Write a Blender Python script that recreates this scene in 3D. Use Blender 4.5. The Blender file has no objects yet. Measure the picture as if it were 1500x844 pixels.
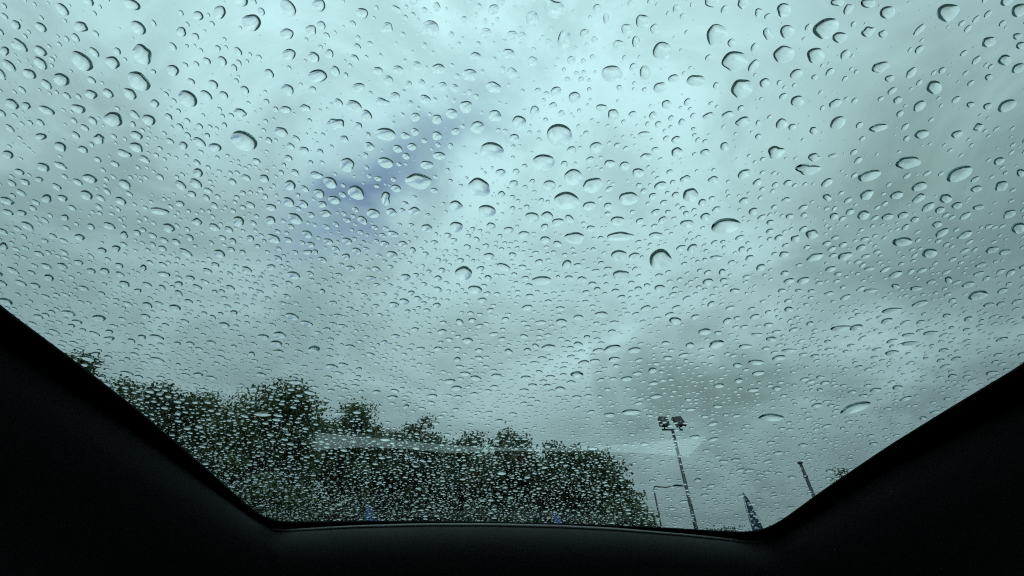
import bpy, math, random
import numpy as np
from mathutils import Vector, Matrix
rng = np.random.default_rng(11); random.seed(11)
scn = bpy.context.scene

# ------------------------------------------------------------------ camera
F_PX, CX, CY = 620.0, 750.0, 422.0          # focal length and centre in photograph pixels
PITCH = math.radians(39)
CAM = np.array([0.0, 0.0, 1.0])
cam_d = bpy.data.cameras.new('camera'); cam_d.sensor_width = 36; cam_d.lens = F_PX/1500*36
cam_d.clip_start = .01; cam_d.clip_end = 6000
cam = bpy.data.objects.new('camera', cam_d); scn.collection.objects.link(cam)
cam.location = CAM; cam.rotation_euler = (math.pi/2+PITCH, 0, 0); scn.camera = cam
CF = np.array([0, math.cos(PITCH), math.sin(PITCH)]); CU = np.array([0, -math.sin(PITCH), math.cos(PITCH)]); CR = np.array([1., 0, 0])
def ray(px, py):
    return CF + (px-CX)/F_PX*CR - (py-CY)/F_PX*CU

# ------------------------------------------------------------------ node helpers
def mat(name):
    m = bpy.data.materials.new(name); m.use_nodes = True
    nt = m.node_tree; nt.nodes.clear()
    out = nt.nodes.new('ShaderNodeOutputMaterial')
    return m, nt, out
def nd(nt, typ, **kw):
    n = nt.nodes.new(typ)
    for k, v in kw.items():
        if k.startswith('i_'):
            n.inputs[int(k[2:]) if k[2:].isdigit() else k[2:]].default_value = v
        else: setattr(n, k, v)
    return n
def mth(nt, op, a, b=None, c=None, clamp=False):
    n = nt.nodes.new('ShaderNodeMath'); n.operation = op; n.use_clamp = clamp
    for i, v in enumerate((a, b, c)):
        if v is None: continue
        if isinstance(v, (int, float)): n.inputs[i].default_value = v
        else: nt.links.new(v, n.inputs[i])
    return n.outputs[0]
def vmul(nt, vec, k):
    n = nt.nodes.new('ShaderNodeVectorMath'); n.operation = 'SCALE'; nt.links.new(vec, n.inputs[0])
    if isinstance(k, (int, float)): n.inputs['Scale'].default_value = k
    else: nt.links.new(k, n.inputs['Scale'])
    return n.outputs[0]
def vdot(nt, vec, d):
    n = nt.nodes.new('ShaderNodeVectorMath'); n.operation = 'DOT_PRODUCT'; nt.links.new(vec, n.inputs[0]); n.inputs[1].default_value = d
    return n.outputs['Value']
def mixc(nt, f, a, b):
    n = nt.nodes.new('ShaderNodeMix'); n.data_type = 'RGBA'
    for s, v in ((n.inputs[0], f), (n.inputs[6], a), (n.inputs[7], b)):
        if isinstance(v, (int, float, tuple)): s.default_value = v
        else: nt.links.new(v, s)
    return n.outputs[2]

# ------------------------------------------------------------------ sky and sun
SUN_EL, SUN_AZ = math.radians(50), math.radians(200)
w = bpy.data.worlds.new('World'); scn.world = w; w.use_nodes = True
nt = w.node_tree; nt.nodes.clear()
wo = nt.nodes.new('ShaderNodeOutputWorld'); bg = nt.nodes.new('ShaderNodeBackground'); bg.inputs[1].default_value = .1
nt.links.new(bg.outputs[0], wo.inputs[0])
sky = nd(nt, 'ShaderNodeTexSky', sky_type='NISHITA', sun_disc=False, sun_elevation=SUN_EL, sun_rotation=SUN_AZ)
tc = nt.nodes.new('ShaderNodeTexCoord'); D = tc.outputs['Generated']
sep = nt.nodes.new('ShaderNodeSeparateXYZ'); nt.links.new(D, sep.inputs[0])
zc = mth(nt, 'MAXIMUM', sep.outputs[2], 0.0)
inv = mth(nt, 'DIVIDE', 1.0, mth(nt, 'ADD', zc, .22))
flat = vmul(nt, D, inv)                                      # clouds spread on a flat layer
n1 = nd(nt, 'ShaderNodeTexNoise', i_Scale=1.15, i_Detail=6.0, i_Roughness=.52, i_Distortion=.35); nt.links.new(flat, n1.inputs['Vector'])
n2 = nd(nt, 'ShaderNodeTexNoise', i_Scale=3.4, i_Detail=5.0, i_Roughness=.55, i_Distortion=.5); nt.links.new(flat, n2.inputs['Vector'])
warp = nt.nodes.new('ShaderNodeVectorMath'); warp.operation = 'MULTIPLY_ADD'
nt.links.new(n2.outputs['Color'], warp.inputs[0]); warp.inputs[1].default_value = (.34,)*3; nt.links.new(D, warp.inputs[2])
wsub = nt.nodes.new('ShaderNodeVectorMath'); wsub.operation = 'ADD'; nt.links.new(warp.outputs[0], wsub.inputs[0]); wsub.inputs[1].default_value = (-.17,)*3
WD = wsub.outputs[0]
def blob(p0, p1, width_px):
    """soft streak of sky between two viewing directions"""
    a = ray(*p0); a /= np.linalg.norm(a); b = ray(*p1); b /= np.linalg.norm(b)
    c = (a+b)/2; c /= np.linalg.norm(c)
    u = b-a; L = np.linalg.norm(u)/2; u /= 2*L; v = np.cross(c, u)
    Wd = width_px/F_PX*.7
    du = mth(nt, 'DIVIDE', mth(nt, 'SUBTRACT', vdot(nt, WD, tuple(u)), float(c@u)), float(L))
    dv = mth(nt, 'DIVIDE', mth(nt, 'SUBTRACT', vdot(nt, WD, tuple(v)), float(c@v)), float(Wd))
    r2 = mth(nt, 'ADD', mth(nt, 'MULTIPLY', du, du), mth(nt, 'MULTIPLY', dv, dv))
    front = mth(nt, 'GREATER_THAN', vdot(nt, D, tuple(c)), 0.0)
    return mth(nt, 'MULTIPLY', mth(nt, 'EXPONENT', mth(nt, 'MULTIPLY', r2, -1.0)), front)
# overcast luminance: zenith about three times the horizon
over = mth(nt, 'MULTIPLY_ADD', mth(nt, 'POWER', zc, 1.45), .74, .26)
tex = mth(nt, 'MULTIPLY_ADD', n1.outputs[0], .9, .53)
n4 = nd(nt, 'ShaderNodeTexNoise', i_Scale=2.0, i_Detail=8.0, i_Roughness=.62, i_Distortion=1.1); nt.links.new(flat, n4.inputs['Vector'])
puff = nd(nt, 'ShaderNodeMapRange', interpolation_type='SMOOTHSTEP'); nt.links.new(n4.outputs[0], puff.inputs[0])
for i_, v_ in ((1, .38), (2, .62), (3, -.13), (4, .13)): puff.inputs[i_].default_value = v_
tex = mth(nt, 'ADD', tex, mth(nt, 'MULTIPLY_ADD', n2.outputs[0], .22, -.11))
tex = mth(nt, 'ADD', tex, puff.outputs[0])
dark = None
for p0, p1, wd, k in (((1180, 290), (1560, 200), 140, .30), ((920, 575), (1160, 555), 60, .36), ((560, 520), (800, 490), 60, .16), ((60, 400), (330, 440), 90, .03)):
    d = mth(nt, 'MULTIPLY', blob(p0, p1, wd), k)
    dark = d if dark is None else mth(nt, 'ADD', dark, d)
for p0, p1, wd, k in (((760, 130), (900, 30), 70, -.06), ((850, 560), (960, 500), 40, -.30), ((1020, 480), (1180, 400), 60, -.26), ((1180, 530), (1470, 470), 60, -.40), ((60, 220), (420, 120), 170, -.20)):
    dark = mth(nt, 'ADD', dark, mth(nt, 'MULTIPLY', blob(p0, p1, wd), k))
lum = mth(nt, 'MULTIPLY', mth(nt, 'MULTIPLY', over, tex), mth(nt, 'SUBTRACT', 1.0, dark))
ccol = mixc(nt, mth(nt, 'MULTIPLY', dark, 2.0, clamp=True), (.99, 1.0, 1.055, 1), (.95, 1.0, .955, 1))
cloud = vmul(nt, ccol, mth(nt, 'MULTIPLY', lum, 11.7))
gap = mth(nt, 'ADD', blob((450, 328), (620, 242), 54), mth(nt, 'MULTIPLY', blob((590, 262), (745, 140), 62), .62), clamp=True)
gap = mth(nt, 'MULTIPLY', gap, mth(nt, 'MULTIPLY_ADD', n4.outputs[0], .9, .35), clamp=True)
nt.links.new(mixc(nt, gap, cloud, vmul(nt, mixc(nt, .35, sky.outputs[0], (3.0, 2.7, 4.6, 1)), 1.45)), bg.inputs[0])

sl = bpy.data.lights.new('sun', 'SUN'); sl.energy = .7; sl.angle = math.radians(25); sl.color = (1, .96, .9)
sun = bpy.data.objects.new('sun', sl); scn.collection.objects.link(sun); sun.location = (0, 0, 60)
sd = Vector((math.sin(SUN_AZ)*math.cos(SUN_EL), math.cos(SUN_AZ)*math.cos(SUN_EL), math.sin(SUN_EL)))
sun.rotation_euler = sd.to_track_quat('Z', 'Y').to_euler()

vs = scn.view_settings
vs.view_transform = 'Standard'; vs.look = 'None'; vs.exposure = 0; vs.gamma = 1
scn.cycles.max_bounces = 14; scn.cycles.transmission_bounces = 12; scn.cycles.transparent_max_bounces = 16
scn.cycles.use_denoising = False; scn.cycles.filter_width = 1.15
scn.cycles.caustics_refractive = False; scn.cycles.caustics_reflective = False

# ------------------------------------------------------------------ materials
def simple(name, col, rough=.6, spec=.5, noise=None, nscale=8, bump=0, bscale=200, metallic=0, sheen=0):
    m, nt, out = mat(name)
    p = nt.nodes.new('ShaderNodeBsdfPrincipled'); nt.links.new(p.outputs[0], out.inputs[0])
    p.inputs['Base Color'].default_value = (*col, 1); p.inputs['Roughness'].default_value = rough
    p.inputs['Specular IOR Level'].default_value = spec; p.inputs['Metallic'].default_value = metallic
    p.inputs['Sheen Weight'].default_value = sheen
    t = nt.nodes.new('ShaderNodeTexCoord')
    if noise:
        n = nd(nt, 'ShaderNodeTexNoise', i_Scale=nscale, i_Detail=6.0, i_Roughness=.6); nt.links.new(t.outputs['Object'], n.inputs['Vector'])
        nt.links.new(mixc(nt, n.outputs[0], (*col, 1), (*noise, 1)), p.inputs['Base Color'])
    if bump:
        n = nd(nt, 'ShaderNodeTexNoise', i_Scale=bscale, i_Detail=4.0); nt.links.new(t.outputs['Object'], n.inputs['Vector'])
        b = nd(nt, 'ShaderNodeBump', i_Strength=bump, i_Distance=.002); nt.links.new(n.outputs[0], b.inputs['Height']); nt.links.new(b.outputs[0], p.inputs['Normal'])
    return m
M = {}
M['asphalt'] = simple('asphalt', (.028, .029, .030), .75, .3, (.05, .05, .05), 1.5, .6, 60)
M['fabric'] = simple('trim_fabric', (.08, .083, .088), 1.0, .05, (.14, .144, .15), 420)
M['rubber'] = simple('seal_rubber', (.02, .02, .02), .45, .4, bump=.2, bscale=300)
M['strip'] = simple('seal_highlight_grey', (.16, .165, .165), .5, .4, noise=(.2, .2, .2), nscale=60)  # seal rubber lightened, its highlight put into the base colour
M['frit'] = simple('ceramic_black', (.006, .006, .006), .55, .2, noise=(.009, .009, .009), nscale=40)
M['plastic'] = simple('black_plastic', (.02, .02, .021), .85, .1, noise=(.03, .03, .031), nscale=120)
M['paint'] = simple('car_paint', (.012, .013, .016), .25, .5, noise=(.016, .017, .02), nscale=3)
M['pale'] = simple('silver_foil', (.93, .93, .94), .14, .5, noise=(.92, .92, .92), nscale=30, metallic=1)
M['metal'] = simple('galvanised_steel', (.06, .063, .066), .5, .5, noise=(.1, .105, .11), nscale=6, metallic=.6)
M['lamp'] = simple('lamp_housing', (.025, .026, .028), .6, .2, noise=(.04, .04, .04), nscale=9)
M['lens'] = simple('lamp_lens', (.035, .037, .04), .5, .2, noise=(.05, .05, .052), nscale=20)
M['banner'] = simple('banner_cloth', (.022, .075, .24), .8, .2, noise=(.04, .11, .31), nscale=3)
M['bannerdark'] = simple('banner_cloth_dark', (.02, .05, .10), .8, .2, noise=(.04, .08, .14), nscale=4)
M['pole'] = simple('banner_pole', (.04, .04, .045), .5, .4, noise=(.06, .06, .06), nscale=10)
M['bark'] = simple('bark', (.05, .04, .03), .9, .2, noise=(.09, .075, .06), nscale=12, bump=1, bscale=25)
M['rim'] = simple('wheel_alloy', (.35, .35, .36), .35, .5, noise=(.4, .4, .41), nscale=10, metallic=.8)

def leaf_mat(name, a, b, brown=0):
    m, nt, out = mat(name)
    g = nt.nodes.new('ShaderNodeNewGeometry'); t = nt.nodes.new('ShaderNodeTexCoord')
    n = nd(nt, 'ShaderNodeTexNoise', i_Scale=.7, i_Detail=3.0); nt.links.new(t.outputs['Object'], n.inputs['Vector'])
    f = mth(nt, 'MULTIPLY_ADD', g.outputs['Random Per Island'], .6, mth(nt, 'MULTIPLY_ADD', n.outputs[0], 1.2, -.4), clamp=True)
    c = mixc(nt, f, (*a, 1), (*b, 1))
    if brown:
        n3 = nd(nt, 'ShaderNodeTexNoise', i_Scale=.45, i_Detail=1.0); nt.links.new(t.outputs['Object'], n3.inputs['Vector'])
        k = mth(nt, 'MULTIPLY', mth(nt, 'SUBTRACT', n3.outputs[0], .56), 8.0, clamp=True)
        c = mixc(nt, mth(nt, 'MULTIPLY', k, brown), c, (.12, .05, .022, 1))
    p = nd(nt, 'ShaderNodeBsdfPrincipled', i_Roughness=.55); nt.links.new(c, p.inputs['Base Color'])
    tr = nt.nodes.new('ShaderNodeBsdfTranslucent'); nt.links.new(c, tr.inputs[0])
    ms = nd(nt, 'ShaderNodeMixShader', i_0=.25); nt.links.new(p.outputs[0], ms.inputs[1]); nt.links.new(tr.outputs[0], ms.inputs[2])
    nt.links.new(ms.outputs[0], out.inputs[0]); return m
M['leaf'] = [leaf_mat('leaf_green', (.05, .085, .034), (.12, .17, .07)),
             leaf_mat('leaf_dark', (.036, .064, .03), (.085, .125, .058)),
             leaf_mat('leaf_russet', (.045, .072, .032), (.10, .135, .06), 1.0)]

def glass_mat(n0):
    m, nt, out = mat('tinted_window_glass')
    g = nt.nodes.new('ShaderNodeNewGeometry')
    ior = mth(nt, 'MULTIPLY_ADD', g.outputs['Backfacing'], 1/n0-n0, n0)
    fr = nt.nodes.new('ShaderNodeFresnel'); nt.links.new(ior, fr.inputs[0])
    t = nd(nt, 'ShaderNodeBsdfTransparent'); t.inputs[0].default_value = (.75, .93, .92, 1)
    gl = nd(nt, 'ShaderNodeBsdfGlossy', i_Roughness=.0)
    ms = nt.nodes.new('ShaderNodeMixShader'); nt.links.new(fr.outputs[0], ms.inputs[0]); nt.links.new(t.outputs[0], ms.inputs[1]); nt.links.new(gl.outputs[0], ms.inputs[2])
    nt.links.new(ms.outputs[0], out.inputs[0]); return m
M['glass'] = glass_mat(2.0); M['wet_glass'] = glass_mat(1.14)     # inner face; rain-wetted outer face
def water_mat():
    m, nt, out = mat('rain_water')
    g = nd(nt, 'ShaderNodeBsdfGlass', i_Roughness=.0, i_IOR=1.333); g.inputs[0].default_value = (1, 1, 1, 1)
    nt.links.new(g.outputs[0], out.inputs[0]); return m
M['water'] = water_mat()

# ------------------------------------------------------------------ mesh helpers
COL = scn.collection
def mesh_obj(name, verts, faces, m, parent=None, smooth=False):
    me = bpy.data.meshes.new(name); me.from_pydata([tuple(map(float, v)) for v in verts], [], faces); me.update()
    me.materials.append(m)
    if smooth: me.polygons.foreach_set('use_smooth', [True]*len(me.polygons))
    o = bpy.data.objects.new(name, me); COL.objects.link(o)
    if parent is not None: o.parent = parent
    return o
def fast_mesh(name, V, Lp, starts, totals, m, parent=None, smooth=True):
    me = bpy.data.meshes.new(name)
    me.vertices.add(len(V)); me.vertices.foreach_set('co', np.asarray(V, np.float32).ravel())
    me.loops.add(len(Lp)); me.loops.foreach_set('vertex_index', np.asarray(Lp, np.int32))
    me.polygons.add(len(starts)); me.polygons.foreach_set('loop_start', np.asarray(starts, np.int32)); me.polygons.foreach_set('loop_total', np.asarray(totals, np.int32))
    if smooth: me.polygons.foreach_set('use_smooth', np.ones(len(starts), bool))
    me.update(calc_edges=True); me.validate(); me.materials.append(m)
    o = bpy.data.objects.new(name, me); COL.objects.link(o)
    if parent is not None: o.parent = parent
    return o
def tag(o, label=None, cat=None, group=None, kind=None):
    for k, v in (('label', label), ('category', cat), ('group', group), ('kind', kind)):
        if v: o[k] = v
    return o
def empty(name, loc=(0, 0, 0)):
    o = bpy.data.objects.new(name, None); COL.objects.link(o); o.location = loc; return o
class MB:
    def __init__(s): s.v = []; s.f = []
    def add(s, v, f):
        b = len(s.v); s.v += [tuple(map(float, p)) for p in v]; s.f += [tuple(i+b for i in q) for q in f]; return s
    def box(s, c, h, R=None):
        c = np.array(c); vs = []
        for x in (-1, 1):
            for y in (-1, 1):
                for z in (-1, 1):
                    p = np.array((x*h[0], y*h[1], z*h[2])); p = p if R is None else np.array(R) @ p
                    vs.append(c+p)
        return s.add(vs, [(0, 1, 3, 2), (4, 6, 7, 5), (0, 4, 5, 1), (2, 3, 7, 6), (0, 2, 6, 4), (1, 5, 7, 3)])
    def tube(s, pts, rad, n=8):
        pts = [np.array(p, float) for p in pts]; vs = []; fs = []
        for i, p in enumerate(pts):
            t = pts[min(i+1, len(pts)-1)]-pts[max(i-1, 0)]; t /= np.linalg.norm(t)
            a = np.cross(t, (0, 0, 1) if abs(t[2]) < .9 else (1, 0, 0)); a /= np.linalg.norm(a); b = np.cross(t, a)
            r = rad[i] if hasattr(rad, '__len__') else rad
            for k in range(n):
                q = 2*math.pi*k/n; vs.append(p+r*(math.cos(q)*a+math.sin(q)*b))
        for i in range(len(pts)-1):
            for k in range(n):
                fs.append((i*n+k, i*n+(k+1) % n, (i+1)*n+(k+1) % n, (i+1)*n+k))
        fs.append(tuple(range(n-1, -1, -1))); fs.append(tuple((len(pts)-1)*n+k for k in range(n)))
        return s.add(vs, fs)
    def build(s, name, m, parent=None, smooth=False): return mesh_obj(name, s.v, s.f, m, parent, smooth)

def place(px, py, Y):
    """world point at forward distance Y on the viewing ray of a pixel"""
    d = ray(px, py); return CAM + d*(Y/d[1])

# ------------------------------------------------------------------ ground
g = mesh_obj('ground', [(-1500, -1500, 0), (1500, -1500, 0), (1500, 1500, 0), (-1500, 1500, 0)], [(0, 1, 2, 3)], M['asphalt']); tag(g, kind='structure')
M['verge'] = simple('verge_grass', (.03, .05, .02), .9, .2, noise=(.06, .085, .03), nscale=2)
v = mesh_obj('grass_verge', [(-60, 17.5, .004), (9, 17.5, .004), (14, 60, .004), (-60, 60, .004)], [(0, 1, 2, 3)], M['verge']); tag(v, kind='structure')

# ------------------------------------------------------------------ car (the glass slopes down to the rear, +Y)
S = .8
A0, B0 = 1.0+.414*S, -.20                              # glass plane: z = A0 + B0*y (inner face)
GN = np.array([0, -B0, 1.0]); GN /= np.linalg.norm(GN)      # outward normal
GU = np.array([1.0, 0, 0]); GV = np.array([0, 1.0, B0]); GV /= np.linalg.norm(GV)
def on_plane(px, py, off=0.0):
    """pixel -> point on the glass plane shifted by off along its normal"""
    d = ray(px, py); P0 = np.array([0, 0, A0])+GN*off
    return CAM + d*(((P0-CAM) @ GN)/(d @ GN))
car = empty('car'); tag(car, 'dark interior of a hatchback under a wide rain-speckled sloping rear window', 'car')
TH = .004
# visible edge of the glass and inner edge of the lining, traced along three sides
def resample(pts, n):
    pts = np.array(pts, float); s = np.r_[0, np.cumsum(np.linalg.norm(np.diff(pts, axis=0), axis=1))]
    t = np.linspace(0, s[-1], n); return np.c_[tuple(np.interp(t, s, pts[:, k]) for k in range(pts.shape[1]))]
def smooth_path(P, it=3):
    P = P.copy()
    for _ in range(it): P[1:-1] = (P[:-2]+2*P[1:-1]+P[2:])/4
    return P
edge_px = [(0, 445), (100, 519), (200, 596), (300, 682), (350, 727), (380, 752), (400, 761), (430, 763), (520, 761.5), (620, 761.5), (720, 763), (820, 765.5), (900, 768), (1000, 773), (1060, 777), (1100, 778), (1125, 772), (1150, 757), (1200, 720), (1300, 652), (1400, 590), (1500, 530)]
lin_px = [(0, 508), (130, 592), (220, 653), (300, 712), (370, 763), (400, 779), (430, 777), (520, 772), (620, 769.5), (720, 769.5), (820, 772), (900, 776), (1000, 784), (1060, 790), (1100, 795.5), (1140, 792), (1200, 755), (1300, 692), (1400, 640), (1500, 592)]
def plane_path(px, off):
    P = np.array([on_plane(x, y, off) for x, y in px])
    back = -.42
    a = P[0]+(P[0]-P[1])*0; b = P[-1].copy()
    first = np.array([P[0][0]*1.02, back, 0]); last = np.array([P[-1][0]*1.02, back, 0])
    for q in (first, last): q[2] = A0+B0*back+off*GN[2]
    return np.vstack([first, P, last])
edge = smooth_path(resample(plane_path(edge_px, 0), 260), 2)
lin = smooth_path(resample(plane_path(lin_px, -.012), 260), 2)
# glass pane, a slab reaching under the border
x0, x1 = edge[:, 0].min()-.09, edge[:, 0].max()+.09
yb, yf = edge[:, 1].max()+.05, -.42
def slab(x0, x1, y0, y1, t0, t1):
    c = [np.array([x, y, A0+B0*y]) for x, y in ((x0, y0), (x1, y0), (x1, y1), (x0, y1))]
    v = [p+GN*t0 for p in c]+[p+GN*t1 for p in c]
    return v, [(3, 2, 1, 0), (4, 5, 6, 7), (0, 1, 5, 4), (1, 2, 6, 5), (2, 3, 7, 6), (3, 0, 4, 7)]
pane = mesh_obj('glass_pane', *slab(x0, x1, yf, yb, 0, TH), M['glass'], car); pane.data.materials.append(M['wet_glass']); pane.data.polygons[1].material_index = 1; pane['label'] = 'tinted rear window glass wet with rain'
# ring strips between two paths / sweeps of a profile
def outward(P):
    T = np.gradient(P, axis=0); T /= np.linalg.norm(T, axis=1)[:, None]
    O = np.cross(GN, T); O /= np.linalg.norm(O, axis=1)[:, None]
    cen = np.array([0, .3, 0]); sgn = np.sign(((P-cen)*O).sum(1).mean()); return O*sgn
def sweep(P, prof, O=None, vert=False):
    O = outward(P) if O is None else O
    dn = np.array([0, 0, -1.0]) if vert else -GN
    n, k = len(P), len(prof)
    V = [P[i]+O[i]*o+dn*d for i in range(n) for o, d in prof]
    Fc = [(i*k+j, i*k+j+1, (i+1)*k+j+1, (i+1)*k+j) for i in range(n-1) for j in range(k-1)]
    return V, Fc
Oe = outward(edge)
# flatten outward directions so that they fan out smoothly round the corners
mesh_obj('frit_border', *sweep(edge, [(0, .0012), (.10, .0012), (.10, .003), (0.0002, .003), (0, .0012)], Oe), M['frit'], car)
mesh_obj('outer_moulding', *sweep(edge, [(.03, -TH-.0005), (.03, -TH-.004), (.04, -TH-.006), (.09, -TH-.004), (.24, .03), (.36, .09), (.41, .25), (.42, .78)], Oe), M['paint'], car, True)
prof = [(.05, -.008), (.006, -.006), (.002, -.003), (0, .002), (.0015, .008), (.006, .017), (.014, .027), (.03, .041), (.06, .060), (.11, .088), (.17, .125), (.23, .18), (.27, .26), (.29, .45), (.29, .75)]
Ol = outward(lin)
n = len(lin)
i0 = int(np.argmin(np.linalg.norm(lin-on_plane(404, 780, -.012), axis=1))); i1 = int(np.argmin(np.linalg.norm(lin-on_plane(1112, 797, -.012), axis=1)))
for nm, sl_, m in (('side_trim', slice(0, i0+1), 'fabric'), ('rear_trim', slice(i0, i1+1), 'fabric'), ('side_trim', slice(i1, n), 'fabric')):
    o = mesh_obj(nm, *sweep(lin[sl_], prof, Ol[sl_]), M[m], car, True)
# thin rubber seal on the rear trim's lip, highlight painted in as grey
seal_path = lin[i0-1:i1+2]+GN*.0005-Ol[i0-1:i1+2]*.0005
MB().tube(seal_path[::2], .0021, 8).build('weather_seal', M['strip'], car, True)
# cabin: floor, walls, headliner ahead of the glass, shelf under the rear window
zt = A0+B0*yf
MB().box((0, -.35, .33), (.92, 1.9, .02)).build('cabin_floor', M['plastic'], car)
for sx in (-1, 1): MB().box((sx*.90, -.55, .68), (.02, 1.7, .37)).build('cabin_side', M['plastic'], car)
MB().box((0, -1.35, zt+.012), (.90, .93, .02)).build('headliner', M['fabric'], car)
MB().box((0, -2.25, .85), (.90, .02, .56)).build('front_bulkhead', M['plastic'], car)
zs = .95
sh_y = lin[:, 1].max()
MB().box((0, sh_y-.02, zs-.01), (.74, .24, .01)).build('parcel_shelf', M['plastic'], car)
SLP = .456                                             # added foil pieces, tilted to throw sky light onto the glass
def mirror_to_foil(px, py):
    P = on_plane(px, py); d = ray(px, py); r = d-2*(d @ GN)*GN
    nrm = np.array([0, -SLP, 1.0]); Q = np.array([0, .80, 1.03])
    return P+r*(((Q-P) @ nrm)/(r @ nrm))
def shelf_piece(name, px):
    V = [mirror_to_foil(x, y) for x, y in px]; k = len(V)
    V2 = [np.array([p[0], p[1], zs-.001]) for p in V]
    o = mesh_obj(name, V+V2, [tuple(range(k)), tuple(range(2*k-1, k-1, -1))]+[(i, i+k, (i+1) % k+k, (i+1) % k) for i in range(k)], M['pale']); return o
tag(shelf_piece('reflector', [(438, 631), (500, 637), (580, 645), (657, 652), (740, 656), (820, 656), (900, 652), (970, 646), (1036, 640), (1022, 655), (1008, 669), (960, 665), (880, 661), (800, 661), (720, 661), (657, 664), (600, 658), (540, 655), (490, 657), (454, 662)]), 'crescent-shaped silver sunshade added on the shelf, mirrored in the glass', 'reflector')  # added reflector, shaped to give the pale mirrored band
tag(shelf_piece('streak_reflector', [(1150, 566), (1157, 590), (1166, 618), (1182, 645), (1196, 655), (1180, 628), (1172, 600), (1170, 570)]), 'short curved silver reflector added on the shelf, mirrored as a pale upright streak in the glass', 'strip')  # second added reflector, shaped for the upright pale streak
# lower body, bonnet and wheels
def loft(sections, m, name):
    V = []; Fc = []
    k = len(sections[0])
    for s_ in sections: V += s_
    for i in range(len(sections)-1):
        for j in range(k): Fc.append((i*k+j, i*k+(j+1) % k, (i+1)*k+(j+1) % k, (i+1)*k+j))
    Fc.append(tuple(range(k-1, -1, -1))); Fc.append(tuple((len(sections)-1)*k+j for j in range(k)))
    return mesh_obj(name, V, Fc, M[m], car, False)
def sec(y, hw, zb, zt_): return [(-hw, y, zb+.1), (-hw+.08, y, zb), (hw-.08, y, zb), (hw, y, zb+.1), (hw, y, zt_-.12), (hw-.1, y, zt_), (-hw+.1, y, zt_), (-hw, y, zt_-.12)]
yr = edge[:, 1].max()
loft([sec(-3.35, .72, .3, .62), sec(-3.2, .84, .2, .72), sec(-2.4, .93, .18, .84), sec(-2.26, .94, .18, .86)], 'paint', 'bonnet')
loft([sec(-2.26, .94, .18, .31), sec(0, .95, .18, .31), sec(yr, .93, .18, .31), sec(yr+.2, .86, .24, .31)], 'paint', 'sill_pan')
mesh_obj('roof_panel', *slab(-.88, .88, yf-1.75, yf+.004, .014, .03), M['paint'], car)
for sx in (-1, 1):
    for y in (.45, -2.55):
        wv = MB().tube([(sx*.80-.1, y, .31), (sx*.80-.085, y, .31), (sx*.80+.085, y, .31), (sx*.80+.1, y, .31)], [.27, .31, .31, .27], 24).build('tyre', M['rubber'], car, False)
        MB().tube([(sx*.80+sx*.095, y, .31), (sx*.80+sx*.106, y, .31)], [.2, .19], 20).build('rim', M['rim'], wv)

# ------------------------------------------------------------------ trees
def make_tree(px, top, Y, rad, mt, label, sparse=1.0, low=2.2, nleaf=14000, leaf=.155, tall=None, group='trees beyond the car park'):
    P = place(px, top, Y); H = P[2]; X = P[0]
    root = empty('tree', (X, Y, 0)); tag(root, label, 'tree', group)
    r = np.random.default_rng(int(px*7+top))
    tb = MB()
    lean = r.normal(0, .25, 2)
    tr = [(lean[0]*t*t*1.2, lean[1]*t*t*1.2, H*.86*t) for t in np.linspace(0, 1, 8)]
    tb.tube(tr, [.2*(1-.85*t)+.015 for t in np.linspace(0, 1, 8)], 8)
    ncl = int(62*sparse); cl = []
    cz, hz = (H+low)/2, (H-low)/2
    for i in range(ncl):
        while True:
            p = r.uniform(-1, 1, 3)
            if p @ p < 1 and p @ p > .12: break
        zrel = math.copysign(abs(p[2])**.7, p[2])
        wd = rad*(1-.35*max(zrel, 0)**2)
        c = np.array([p[0]*wd, p[1]*wd, cz+zrel*(hz-.35)]); cl.append(c)
        if i % 2 == 0:
            t0 = max(.2, min(.95, (c[2]-1.0-.25*np.hypot(c[0], c[1]))/(H*.86))); b = np.array([lean[0]*t0*t0*1.2, lean[1]*t0*t0*1.2, H*.86*t0])
            mid = (b+c)/2+np.array([0, 0, .18])
            tb.tube([b, mid, c], [.05, .03, .01], 5)
    tb.build('trunk', M['bark'], root, True)
    cl = np.array(cl); n = int(nleaf*sparse)
    ci = r.integers(0, len(cl), n)
    sz = r.uniform(.35, .62, len(cl))
    pos = cl[ci]+np.clip(r.normal(0, 1, (n, 3)), -1.7, 1.7)*(sz[ci][:, None]*np.array([1, 1, .75]))*.75
    # thin twigs poking up at the top
    k = n//40; up = r.integers(0, len(cl), k); pos[:k] = cl[up]+np.c_[r.normal(0, .3, k), r.normal(0, .3, k), r.uniform(.2, .7, k)]
    pos[:, 2] = np.minimum(pos[:, 2], H+.25*r.random(n))
    a = r.normal(0, 1, (n, 3)); a /= np.linalg.norm(a, axis=1)[:, None]
    b = np.cross(a, r.normal(0, 1, (n, 3))); b /= np.linalg.norm(b, axis=1)[:, None]
    s = (leaf*r.uniform(.6, 1.35, n))[:, None]
    V = np.stack([pos-a*s*.6, pos+b*s*.34, pos+a*s*.6, pos-b*s*.34], 1).reshape(-1, 3)
    fast_mesh('crown', V, np.arange(4*n), np.arange(n)*4, np.full(n, 4), M['leaf'][mt], root, False)
    return root
make_tree(122, 508, 19, 1.6, 1, 'thin twiggy tree with sparse crown beside the dark side trim', .6, 4.5)
make_tree(195, 558, 21.5, 2.2, 0, 'bushy green tree with a ragged feathery top', 1.1)
make_tree(258, 556, 21, 1.9, 1, 'dark dense tree with a rounded top between two paler bushy trees', 1.1)
make_tree(330, 572, 22.5, 2.6, 0, 'mid green broad tree with a low even crown', 1.2)
make_tree(425, 555, 20, 2.5, 0, 'tall round-headed tree, the biggest crown of the row', 1.5)
make_tree(525, 586, 25, 2.7, 0, 'domed tree with a steep side, standing behind the pale reflection', 1.6)
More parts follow.
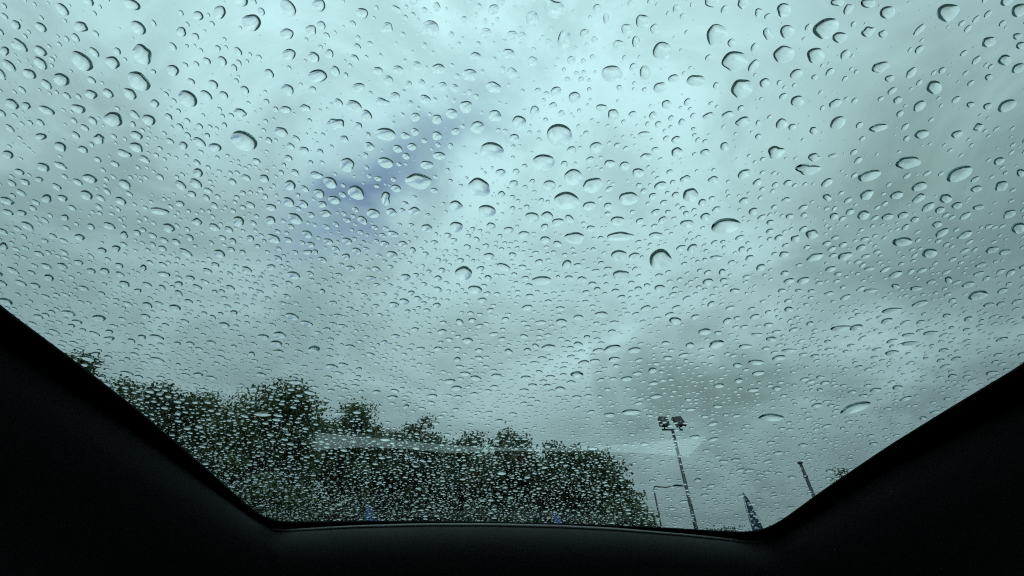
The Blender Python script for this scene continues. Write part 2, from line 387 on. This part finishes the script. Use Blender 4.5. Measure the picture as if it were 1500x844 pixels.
make_tree(618, 612, 29, 3.1, 1, 'low wide tree set back behind the others', 1.6)
make_tree(690, 629, 26, 1.9, 1, 'narrow dark tree beside the russet leaved tree', 1.1)
make_tree(748, 629, 23.5, 1.9, 2, 'dark tree with a patch of russet leaves', 1.2)
make_tree(810, 642, 23.5, 1.5, 1, 'small dark tree with a spiky top', 1.0)
make_tree(868, 656, 22.5, 1.5, 1, 'rounded dark tree near the end of the tree row', 1.1)
make_tree(905, 712, 21.5, 1.25, 0, 'short bushy tree closing the tree row, next to the open sky', .9, .8)
for i, (px, top, Y, rad) in enumerate(((160, 585, 28, 3.2), (235, 580, 28, 3.4), (300, 585, 29, 3.4), (370, 588, 28, 3.2), (470, 616, 30, 3.2), (560, 630, 31, 3.2), (650, 652, 31, 2.8), (712, 660, 30, 2.6), (780, 670, 29, 2.4), (840, 692, 28, 2.2))):
    make_tree(px, top, Y, rad, 1, 'dark tree of the back row, mostly hidden behind the front trees', 1.3, 1.0, leaf=.28, nleaf=10500, group='back row of trees')
make_tree(1222, 682, 30, 1.4, 1, 'small distant tree with bare twigs just above the side trim', .13, 4.5)
for px, top, lb in ((1042, 765, 'far low tree top behind the floodlight mast'), (1075, 769, 'far low tree top beside the feather banner')):
    make_tree(px, top, 38, 1.9, 1, lb, .6, 2)

# woodland closing the horizon all round the car park
r = np.random.default_rng(5); nb = 90000
az = r.uniform(0, 2*math.pi, nb); hN = 5.6+.9*np.sin(az*9+1)+.6*np.sin(az*23)+.4*np.sin(az*61)
z = hN*r.random(nb)**.8
dd = 46+r.normal(0, 1.5, nb)
pos = np.c_[np.sin(az)*dd, np.cos(az)*dd, z]
a = r.normal(0, 1, (nb, 3)); a /= np.linalg.norm(a, axis=1)[:, None]
b = np.cross(a, r.normal(0, 1, (nb, 3))); b /= np.linalg.norm(b, axis=1)[:, None]
sN = r.uniform(.3, .6, nb)[:, None]
V = np.stack([pos-a*sN*.6, pos+b*sN*.4, pos+a*sN*.6, pos-b*sN*.4], 1).reshape(-1, 3)
o = fast_mesh('distant_woodland', V, np.arange(4*nb), np.arange(nb)*4, np.full(nb, 4), M['leaf'][1], None, False)
tag(o, 'low dark belt of distant woodland beyond the car park', 'woodland', kind='stuff')

# ------------------------------------------------------------------ floodlight mast
P = place(985, 630, 25); H = P[2]
mast = empty('floodlight_mast', (P[0], 25, 0)); tag(mast, 'tall steel mast carrying two box floodlights', 'floodlight')
MB().tube([(0, 0, 0), (0, 0, H*.5), (0, 0, H)], [.13, .105, .08], 12).build('pole', M['metal'], mast, True)
MB().tube([(0, 0, 0), (0, 0, .5), (0, 0, .52)], [.19, .19, .14], 12).build('pole_base', M['metal'], mast)
MB().box((0, 0, H+.02), (.62, .045, .04)).build('crossarm', M['metal'], mast)
for sx in (-1, 1):
    hx = sx*.46
    R = np.array(Matrix.Rotation(math.radians(-28), 3, 'X') @ Matrix.Rotation(math.radians(-8*sx), 3, 'Y'))
    hd = MB().box((hx, -.12, H+.46), (.29, .10, .36), R).build('lamp_head', M['lamp'], mast)
    c = np.array((hx, -.12, H+.46))+R @ np.array((0, -.105, 0))
    MB().box(c, (.25, .006, .32), R).build('lens', M['lens'], hd)
    MB().tube([(hx, 0, H), (hx, -.06, H+.22)], .04, 8).build('bracket', M['metal'], mast)
# ------------------------------------------------------------------ slim street lamp
P = place(957, 713, 29.5); H = P[2]
lamp = empty('street_lamp', (P[0], 29.5, 0)); tag(lamp, 'slim street lamp with a long horizontal arm', 'street lamp')
MB().tube([(0, 0, 0), (0, 0, H*.5), (0, 0, H-.15), (.05, 0, H-.02), (.18, 0, H+.02)], [.08, .06, .05, .045, .04], 10).build('pole', M['metal'], lamp, True)
MB().tube([(.15, 0, H+.02), (.8, 0, H-.05), (1.45, 0, H+.08)], [.04, .035, .03], 8).build('arm', M['metal'], lamp, True)
MB().tube([(1.35, 0, H+.07), (1.5, 0, H+.08), (1.85, 0, H+.06), (2.0, 0, H+.03)], [.035, .06, .055, .02], 10).build('lamp_head', M['lamp'], lamp, True)
# ------------------------------------------------------------------ feather banners
def banner(px, py, Y, wd, label, m, yaw=0):
    P = place(px, py, Y); H = P[2]
    b = empty('feather_banner', (P[0], Y, 0)); b.rotation_euler.z = math.radians(yaw); tag(b, label, 'banner', 'feather banners in the car park')
    MB().tube([(0, 0, 0), (0, 0, H*.6), (.01, 0, H*.9), (.06, 0, H)], [.03, .025, .015, .008], 8).build('pole', M['pole'], b, True)
    MB().box((0, 0, .03), (.25, .25, .03)).build('base_plate', M['pole'], b)
    L = []; n = 16
    for i in range(n+1):
        t = i/n; z = H-.02-t*(H-.75)
        xr = .06*(1-t*3 if t < .33 else 0) ; L.append((xr+.02, z, xr+.03+wd*min(1, (t/.6))**.62))
    V = []; Fc = []
    for s in (-1, 1):
        for (a, z, c) in L:
            y = s*.006
            V += [(a, y, z), ((a+c)/2, y+.03*math.sin(z*2.3), z), (c, y+.02*math.sin(z*3+1), z)]
    k = 3*(n+1)
    for i in range(n):
        for j in (0, 1):
            q = i*3+j; Fc += [(q, q+3, q+4, q+1), (k+q, k+q+1, k+q+4, k+q+3)]
        Fc += [(i*3, k+i*3, k+i*3+3, i*3+3), (i*3+2, i*3+5, k+i*3+5, k+i*3+2)]
    Fc += [(0, 1, k+1, k), (1, 2, k+2, k+1), (n*3, k+n*3, k+n*3+1, n*3+1), (n*3+1, k+n*3+1, k+n*3+2, n*3+2)]
    mesh_obj('flag', V, Fc, M[m], b, True)
banner(1085, 721, 18, .62, 'tall dark blue feather banner standing beside the floodlight mast', 'bannerdark')
P = place(1172, 678, 19); H = P[2]
post = empty('post', (P[0], 19, 0)); tag(post, 'plain dark post with a small cap, rising alone past the side trim', 'post')
MB().tube([(0, 0, 0), (0, 0, H*.55), (0, 0, H-.03)], [.12, .095, .06], 10).build('shaft', M['pole'], post, True)
MB().box((0, 0, H), (.085, .07, .035)).build('cap', M['pole'], post)
MB().tube([(0, 0, H-.62), (0, 0, H-.56), (0, 0, H-.5)], [.07, .095, .068], 10).build('collar', M['pole'], post)
banner(536, 735, 18.5, 1.0, 'bright blue feather banner in front of the domed tree', 'banner', 10)
banner(808, 748, 20, 1.0, 'bright blue feather banner in front of the small dark spiky tree', 'banner', -8)

# ------------------------------------------------------------------ raindrops on the outer face of the glass
# measured drops: crop origin, then (x, y, width, height, tilt) at three times photograph size
RAW = {
(0, 0): "360,270,110,70,35 625,240,95,80,35 610,358,105,75,35 825,435,95,65,30 1072,620,125,80,25 498,525,85,65,20 270,350,75,55,30 607,122,78,52,30 85,200,85,45,30 355,118,65,45,20 495,275,70,50,30 130,325,65,40,25 205,485,75,35,20 345,478,65,38,20 265,645,60,40,25 365,657,50,30,20 600,648,65,40,25 545,675,68,32,20 435,612,50,45,25 680,455,40,35,20 400,415,65,35,25 475,410,55,35,30 945,648,58,38,25 1055,495,58,35,15 1235,580,65,38,15 1475,545,75,50,10 1335,660,45,30,10 1255,482,50,32,10 1340,475,48,32,10 965,55,55,60,20 1105,100,85,75,20 1400,25,60,60,20 1260,150,60,50,0 1365,135,50,50,0 1270,240,60,50,0 1395,335,90,55,0 870,70,50,40,20 190,735,65,35,20 265,728,60,30,20 395,785,70,35,20 870,760,45,40,20 1275,815,50,45,20 1160,785,45,35,15 1390,770,60,30,5 110,800,50,25,10 20,225,45,40,30 70,110,45,40,30 180,120,60,35,35 580,20,80,45,25 760,310,60,45,25 115,465,45,30,20 35,680,55,35,20 180,600,55,30,0 805,640,40,35,20 635,700,50,30,20 505,720,40,25,20",
(500, 0): "390,130,80,80,0 200,125,55,50,5 635,145,50,45,0 750,155,50,40,0 735,240,60,50,15 590,250,50,40,5 425,305,60,50,5 330,290,45,40,5 248,308,52,38,15 160,312,45,35,20 565,330,65,55,20 750,320,45,45,0 670,385,70,50,15 75,385,60,40,-10 180,448,60,35,10 235,425,45,40,0 367,437,50,40,10 445,380,40,40,0 547,470,55,55,10 485,500,50,45,10 420,525,45,40,0 675,510,60,50,10 598,560,60,55,10 325,515,45,35,0 195,590,90,55,10 280,597,40,30,5 122,645,45,40,5 420,597,42,38,5 195,715,65,50,15 25,725,65,60,15 340,797,110,70,8 662,665,105,80,12 958,595,112,100,8 888,715,98,75,2 1020,780,85,70,2 605,825,100,80,10 1105,815,90,65,-15 1190,325,92,75,0 1335,320,50,60,0 1410,225,85,80,-10 1325,95,60,65,0 1255,130,50,50,0 1295,185,35,55,0 935,40,100,80,35 840,85,60,70,0 980,175,60,85,0 1165,85,25,60,-10 1070,150,40,45,0 1220,197,55,40,0 1025,430,50,55,0 1400,385,60,45,-20 1460,345,50,35,-20 1195,505,50,50,0 1145,475,50,35,0 1120,650,60,50,-5 1430,460,45,40,0 1330,590,55,25,-5 1340,690,50,35,-5 1475,670,50,45,-20 1245,730,45,40,-10 1305,760,55,40,-10 915,815,55,45,5 375,725,52,40,5 310,645,38,35,0 90,60,55,50,15 430,685,55,35,5 700,760,45,35,0 850,490,40,50,0 1180,720,50,35,0 1370,510,40,35,-15",
(1000, 0): "150,155,90,100,-30 230,270,120,85,-15 445,240,95,75,-20 585,245,85,65,-10 630,125,120,85,-25 690,165,65,50,-15 460,140,65,60,-10 375,150,40,60,-20 445,45,65,60,-30 335,55,40,35,-10 260,390,95,85,-20 900,55,70,55,-15 815,140,60,45,-15 880,150,40,35,-10 1165,55,105,75,-20 1480,45,80,55,-25 815,15,70,40,0 680,10,60,35,0 130,10,70,45,0 270,15,60,50,0 215,190,35,40,-10 500,325,60,40,-20 580,340,30,25,-15 870,295,75,50,-10 910,345,45,30,-15 1105,385,70,60,10 505,445,60,50,-10 670,455,60,35,-25 945,440,42,30,-25 1265,460,40,25,-10 1340,467,40,30,-20 1425,465,90,50,-25 1415,265,65,45,-15 1345,185,65,45,-10 1470,160,40,30,-10 1475,300,65,40,-25 1485,200,40,35,-10 1345,340,35,30,-10 265,535,70,40,-15 115,510,55,30,-15 200,505,60,30,-15 435,545,55,45,-12 410,670,75,55,-12 185,645,40,40,-10 100,670,45,30,0 860,562,80,35,-12 1050,590,65,40,-12 1205,590,50,35,-15 1300,560,45,35,-30 575,575,35,35,-20 550,745,105,50,0 577,692,55,35,0 990,715,110,55,-8 820,773,105,45,-15 1215,765,125,60,-22 1390,708,50,35,-20 1400,818,60,45,-20 1040,820,70,40,-15 270,765,60,40,-25 135,790,50,30,-20 1290,830,50,30,-10 1485,760,40,35,-15 60,355,80,55,0 660,685,40,20,-15",
(0, 281): "205,30,50,35,20 275,28,45,30,25 380,15,60,40,20 530,40,55,32,20 480,150,62,28,10 350,200,50,28,15 545,190,36,34,15 510,250,40,32,5 448,258,40,28,10 700,85,90,30,10 865,132,48,32,10 790,52,40,28,10 1048,130,52,45,15 1188,125,45,38,0 1190,68,50,30,10 1430,95,50,32,8 15,240,40,35,25 345,310,45,22,10 630,335,30,30,10 435,555,60,30,5 400,348,45,25,10 460,348,45,28,8 215,378,45,30,15 155,412,45,25,15 835,380,45,25,10 785,405,40,25,5 720,362,60,22,8 1380,692,52,32,0 1157,638,52,25,5 480,645,50,20,0 480,615,35,20,0 338,572,45,22,5 420,712,40,20,0 1190,330,40,25,0 1100,205,35,28,5 1065,265,30,22,5 1415,55,40,30,5 605,435,35,22,0 30,40,70,30,15 35,90,50,25,15 95,92,45,25,15 1350,265,45,22,0 1385,265,25,25,0 285,113,36,28,10 865,420,45,25,15",
(500, 281): "195,30,45,55,10 140,95,58,42,5 220,90,45,35,5 320,85,52,35,5 505,62,60,45,15 505,155,58,48,5 375,160,50,35,5 640,85,78,55,8 838,112,62,45,2 990,40,110,80,-8 1262,30,85,60,-5 735,168,45,28,0 803,187,50,30,0 1025,203,90,50,3 1225,197,118,28,0 1383,192,62,30,0 1215,128,62,42,0 1220,280,72,48,-3 1402,298,98,90,-10 1230,368,70,50,0 537,358,72,65,8 880,390,85,40,-3 1125,430,30,25,0 1205,437,38,22,0 1143,540,55,30,-3 1200,575,40,20,0 1190,690,72,35,-5 910,685,60,30,-5 735,702,36,26,0 818,697,32,22,0 555,655,48,28,0 875,575,50,20,-5 1042,552,42,25,10 1035,803,58,28,0 1115,744,45,20,0 1367,785,35,28,0 1080,640,30,22,0 1190,615,38,20,-5 425,690,42,20,0 348,690,40,18,0 510,690,34,18,0 605,697,36,20,0 425,380,35,25,0 575,565,35,22,0 1435,730,40,20,0 1425,665,35,20,0 325,605,35,20,0 238,635,38,20,0 810,818,45,22,0 1010,838,40,20,0 510,737,30,22,0 20,285,35,30,5 1345,412,32,20,0 130,380,45,22,5",
(1000, 281): "190,150,125,70,-10 35,15,70,60,-10 20,140,60,35,0 100,110,45,35,0 495,207,45,30,-10 568,187,56,42,-8 445,275,45,28,0 580,288,72,35,-12 713,283,65,35,-15 148,290,55,22,0 965,220,90,40,-5 1085,270,70,42,-8 940,15,60,35,-15 1155,30,60,40,-10 1130,80,45,30,-15 1205,60,50,30,-15 1300,68,50,25,-15 1435,98,60,35,-25 1475,160,70,45,-10 900,110,50,32,-20 968,103,50,30,-15 665,108,42,30,-20 530,70,45,25,-20 1118,143,45,28,-10 1020,122,40,25,-15 635,25,40,30,-10 270,40,45,30,-15 455,35,40,22,-10 385,135,35,25,-10 470,108,35,25,-10 1240,190,75,28,-28 800,208,38,22,-10 670,202,36,20,-10 530,390,60,28,-15 600,400,35,18,-10 230,435,45,22,-5 820,338,50,18,-8 825,435,62,18,-5 643,447,45,18,-10 935,415,40,22,10 1025,425,55,22,-8 1168,388,30,35,-30 1255,408,60,25,-15 1297,455,90,40,-12 920,523,88,22,-3 1043,492,75,25,-15 695,600,95,22,-8 992,630,60,15,-5 1090,622,75,18,-5 1000,667,80,18,-5 148,670,70,35,-12 275,680,60,20,-3 423,730,60,25,-8 322,750,68,25,0 468,698,65,18,-3 920,708,65,22,-8 1147,697,45,20,-8 1405,650,60,20,-8 327,628,45,18,0 195,568,40,25,-25 55,550,40,22,-10 435,435,35,20,-8 510,435,32,18,0 565,437,34,18,-5 245,830,38,22,-5 605,815,40,15,0 775,770,38,15,-8 530,715,40,15,-10 1185,810,45,18,-8 1360,797,60,18,-8 1360,255,60,30,-15 1415,265,55,25,-15 1310,322,50,20,-15 1300,360,50,20,-15 1345,497,50,20,-10 1160,545,40,20,-8 1255,560,40,25,-15",
(0, 0, 1): "1130,612,38,11,0 1253,598,46,13,-18 290,549,16,7,0 385,607,26,5,0 433,560,20,7,0 498,606,18,5,0 575,582,16,6,0 633,580,16,6,0 845,549,18,9,0 893,608,16,7,0 925,604,28,8,0 845,582,14,6,0 768,572,14,6,0 523,604,12,5,0 565,644,16,5,0 868,657,15,5,0 735,693,14,6,0 1053,565,16,7,0 1018,640,14,6,0 460,511,14,8,0 1022,703,10,6,0 1060,676,14,5,0 1080,535,14,7,0 1130,497,16,8,0 1215,690,12,5,0",
}
OFF = TH-.0002
O0 = np.array([0, 0, A0])+GN*OFF
def uv(p): q = p-O0; return np.array([q @ GU, q @ GV])
def px_of(u, v):
    P = O0+GU*u+GV*v-CAM; z = P @ CF; return CX+F_PX*(P @ CR)/z, CY-F_PX*(P @ CU)/z, z
drops = []            # u, v, a, b, angle, irregularity
for key, txt in RAW.items():
    sc = 1.0 if len(key) == 3 else 3.0
    for tok in txt.split():
        x, y, wd, hh, ang = map(float, tok.split(','))
        px, py = key[0]+x/sc, key[1]+y/sc; wd /= sc; hh /= sc
        c = uv(on_plane(px, py, OFF))
        J = np.c_[(uv(on_plane(px+1, py, OFF))-c), (uv(on_plane(px, py+1, OFF))-c)]
        t = math.radians(ang); R = np.array([[math.cos(t), -math.sin(t)], [math.sin(t), math.cos(t)]])
        E = J @ R @ np.diag([wd/2, hh/2]); U_, s_, _ = np.linalg.svd(E)
        a, b = s_
        b = max(b, a*.42)
        drops.append((c[0], c[1], a, b, math.atan2(U_[1, 0], U_[0, 0]), rng.uniform(.4, 1.25) if a > .003 else .4))
nmeas = len(drops)
# how thickly the small drops lie over the glass
def density(px, py):
    d = 1.0
    if px > 880: d *= .62
    if py < 250: d *= .8
    if px > 1150 and py < 300: d *= .7
    if 230 < px < 420 and py < 130: d *= .35
    if py > 560 and px < 930: d *= 1.25
    return d
FLD = rng.random((40, 40))
def field(u, v, cell):
    x, y = u/cell+20, v/cell+10; i, j = int(x) % 39, int(y) % 39; fx, fy = x-int(x), y-int(y)
    return FLD[i, j]*(1-fx)*(1-fy)+FLD[i+1, j]*fx*(1-fy)+FLD[i, j+1]*(1-fx)*fy+FLD[i+1, j+1]*fx*fy
class Grid:
    def __init__(s, cell): s.c = cell; s.d = {}
    def key(s, u, v): return int(u//s.c), int(v//s.c)
    def add(s, u, v, r): s.d.setdefault(s.key(u, v), []).append((u, v, r))
    def free(s, u, v, r, gap):
        i, j = s.key(u, v)
        for p in range(i-2, i+3):
            for q in range(j-2, j+3):
                for (x, y, r2) in s.d.get((p, q), ()):
                    if (x-u)**2+(y-v)**2 < (r+r2+gap)**2: return False
        return True
G = Grid(.012)
for d in drops: G.add(d[0], d[1], math.sqrt(d[2]*d[3])*(1.2 if d[2] > .004 else 1.05))
ulo, uhi = edge[:, 0].min()-.03, edge[:, 0].max()+.03
vlo, vhi = uv(on_plane(750, -40))[1], uv(on_plane(750, 765))[1]+.075
def scatter(n, med, sig, lo, hi, gap):
    tot = 0
    for _ in range(n):
        u = rng.uniform(ulo, uhi); v = rng.uniform(vlo, vhi)
        px, py, z = px_of(u, v)
        if not (-60 < px < 1560 and -40 < py < 800): continue
        if rng.random() > density(px, py)*min(1.1, .25+1.5*field(u, v, .05)): continue
        r = min(hi, max(lo, med*math.exp(rng.normal(0, sig))))
        low = min(1, max(0, (py-300)/260)); r *= 1-.12*low
        r *= .78 if py < 260 else .80 if py > 590 and px < 940 else 1
        if not G.free(u, v, r, gap): continue
        e = 1+abs(rng.normal(0, .16))+.35*low; G.add(u, v, r)
        drops.append((u, v, r*math.sqrt(e), r/math.sqrt(e), rng.uniform(0, math.pi) if rng.random() < .4*(1-low) else rng.normal(0, .35), rng.uniform(.2, .8))); tot += 1
    return tot
s1 = scatter(10000, .0043*S, .34, .002*S, .0085*S, .0016*S)
s2 = scatter(26000, .0027*S, .3, .0012*S, .005*S, .0012*S)
s3 = scatter(26000, .0009*S, .4, .0004*S, .002*S, .0008*S)
print('drops', nmeas, s1, s2, s3)
def drop_mesh(d, nr, ns, r):
    u, v, a, b, ang, irr = d
    th = np.arange(ns)*2*math.pi/ns
    rad = np.ones(ns)
    for k in (2, 3, 4, 5): rad += irr*.15/(k**1.15)*r.normal()*np.cos(k*th+r.uniform(0, 6.3))
    rad = np.clip(rad, .6, 1.5)
    size = math.sqrt(a*b)
    kk = 2.0+.25*min(1, max(0, (size-.002)/.006))      # nearly spherical caps, the big ones a little flatter
    H = size*math.tan(math.radians(r.uniform(40, 46)))/kk
    ca, sa = math.cos(ang), math.sin(ang)
    rho = np.linspace(0, 1, nr+1)[1:]**.72
    ex, ey = rad*np.cos(th)*a, rad*np.sin(th)*b
    X, Y = ex*ca-ey*sa, ex*sa+ey*ca
    tilt = -.04
    V = [np.array([[0, 0, H]])]
    for q in rho:
        h = H*(1-q**kk)
        h = h*(1+tilt*(Y/size)*q*.5)
        V.append(np.c_[X*q, Y*q, np.broadcast_to(h, X.shape)])
    V.append(np.c_[X, Y, np.zeros(ns)])               # base ring with its own vertices
    V = np.vstack(V)
    return V
TOPO = {}
def topo(nr, ns):
    if (nr, ns) in TOPO: return TOPO[(nr, ns)]
    loops = []; tot = []
    for j in range(ns): loops += [0, 1+j, 1+(j+1) % ns]; tot.append(3)
    for i in range(nr-1):
        o1, o2 = 1+i*ns, 1+(i+1)*ns
        for j in range(ns): loops += [o1+j, o2+j, o2+(j+1) % ns, o1+(j+1) % ns]; tot.append(4)
    ob = 1+nr*ns
    loops += [ob+j for j in range(ns-1, -1, -1)]; tot.append(ns)
    TOPO[(nr, ns)] = (np.array(loops), np.array(tot)); return TOPO[(nr, ns)]
BAS = np.stack([GU, GV, GN])                       # rows: local axes in world
area = []
for d in drops:
    px, py, z = px_of(d[0], d[1]); P = O0+GU*d[0]+GV*d[1]-CAM
    cosv = abs(P @ GN)/np.linalg.norm(P)
    vis = -5 < px < 1505 and -5 < py < 778
    area.append(d[2]*d[3]*cosv/z**2 if vis else 0)
order = np.argsort(-np.array(area))
inview = [i for i in order[:300]]
rot = Matrix(BAS.T.tolist()).to_4x4()
GRP = 'largest raindrops on the rear window'
for i in inview:
    d = drops[i]; nr, ns = 14, 40
    V = drop_mesh(d, nr, ns, rng); lp, tt = topo(nr, ns)
    o = fast_mesh('raindrop', V, lp, np.r_[0, np.cumsum(tt)[:-1]], tt, M['water'])
    o.matrix_world = Matrix.Translation(Vector(O0+GU*d[0]+GV*d[1])) @ rot
    sz = math.sqrt(d[2]*d[3])*2000; el = d[2]/d[3]
    size = 'very large' if sz > 12 else 'large' if sz > 9.5 else 'middle-sized' if sz > 7.5 else 'smallish' if sz > 6.3 else 'small'
    shape = 'long thin' if el > 1.75 else 'oval' if el > 1.3 else 'lumpy' if d[5] > .75 else 'round'
    du = min(d[0]-np.interp(O0[1]+GV[1]*d[1], edge[:100, 1], edge[:100, 0]), np.interp(O0[1]+GV[1]*d[1], edge[::-1][:100, 1], edge[::-1][:100, 0])-d[0])
    yv = O0[1]+GV[1]*d[1]
    where = 'close to the side trim' if du < .10 else 'high on the window' if yv < .24 else 'halfway down the window' if yv < .46 else 'low on the window'
    r0 = math.sqrt(d[2]*d[3]); nb_ = [(math.hypot(e[0]-d[0], e[1]-d[1])-r0-math.sqrt(e[2]*e[3]), math.sqrt(e[2]*e[3])) for e in drops if abs(e[0]-d[0]) < .03 and abs(e[1]-d[1]) < .03 and e is not d]
    nearb = [q for g_, q in nb_ if g_ < .004]
    beside = 'beside a bigger drop' if any(q > r0*1.05 for q in nearb) else 'beside a slightly smaller drop' if any(q > r0*.7 for q in nearb) else 'ringed by tiny droplets' if sum(q < r0*.4 for q in nearb) > 5 else 'among a few droplets' if nearb else 'standing alone'
    tag(o, f'{size} {shape} raindrop {beside}, {where}', 'raindrop', GRP)
rest = [i for i in range(len(drops)) if i not in set(inview)]
Vs, Ls, Ts, base = [], [], [], 0
for i in rest:
    d = drops[i]; size = math.sqrt(d[2]*d[3])
    px, py, z = px_of(d[0], d[1]); pxs = size/z*F_PX
    nr, ns = (8, 20) if pxs > 5 else (6, 14) if pxs > 1.8 else (2, 8)
    V = drop_mesh(d, nr, ns, rng); lp, tt = topo(nr, ns)
    Vs.append(V @ BAS + (O0+GU*d[0]+GV*d[1])); Ls.append(lp+base); Ts.append(tt); base += len(V)
T = np.concatenate(Ts)
o = fast_mesh('rain_drizzle', np.vstack(Vs), np.concatenate(Ls), np.r_[0, np.cumsum(T)[:-1]], T, M['water'])
tag(o, 'fine small raindrops scattered all over the rear window', 'raindrops', kind='stuff')
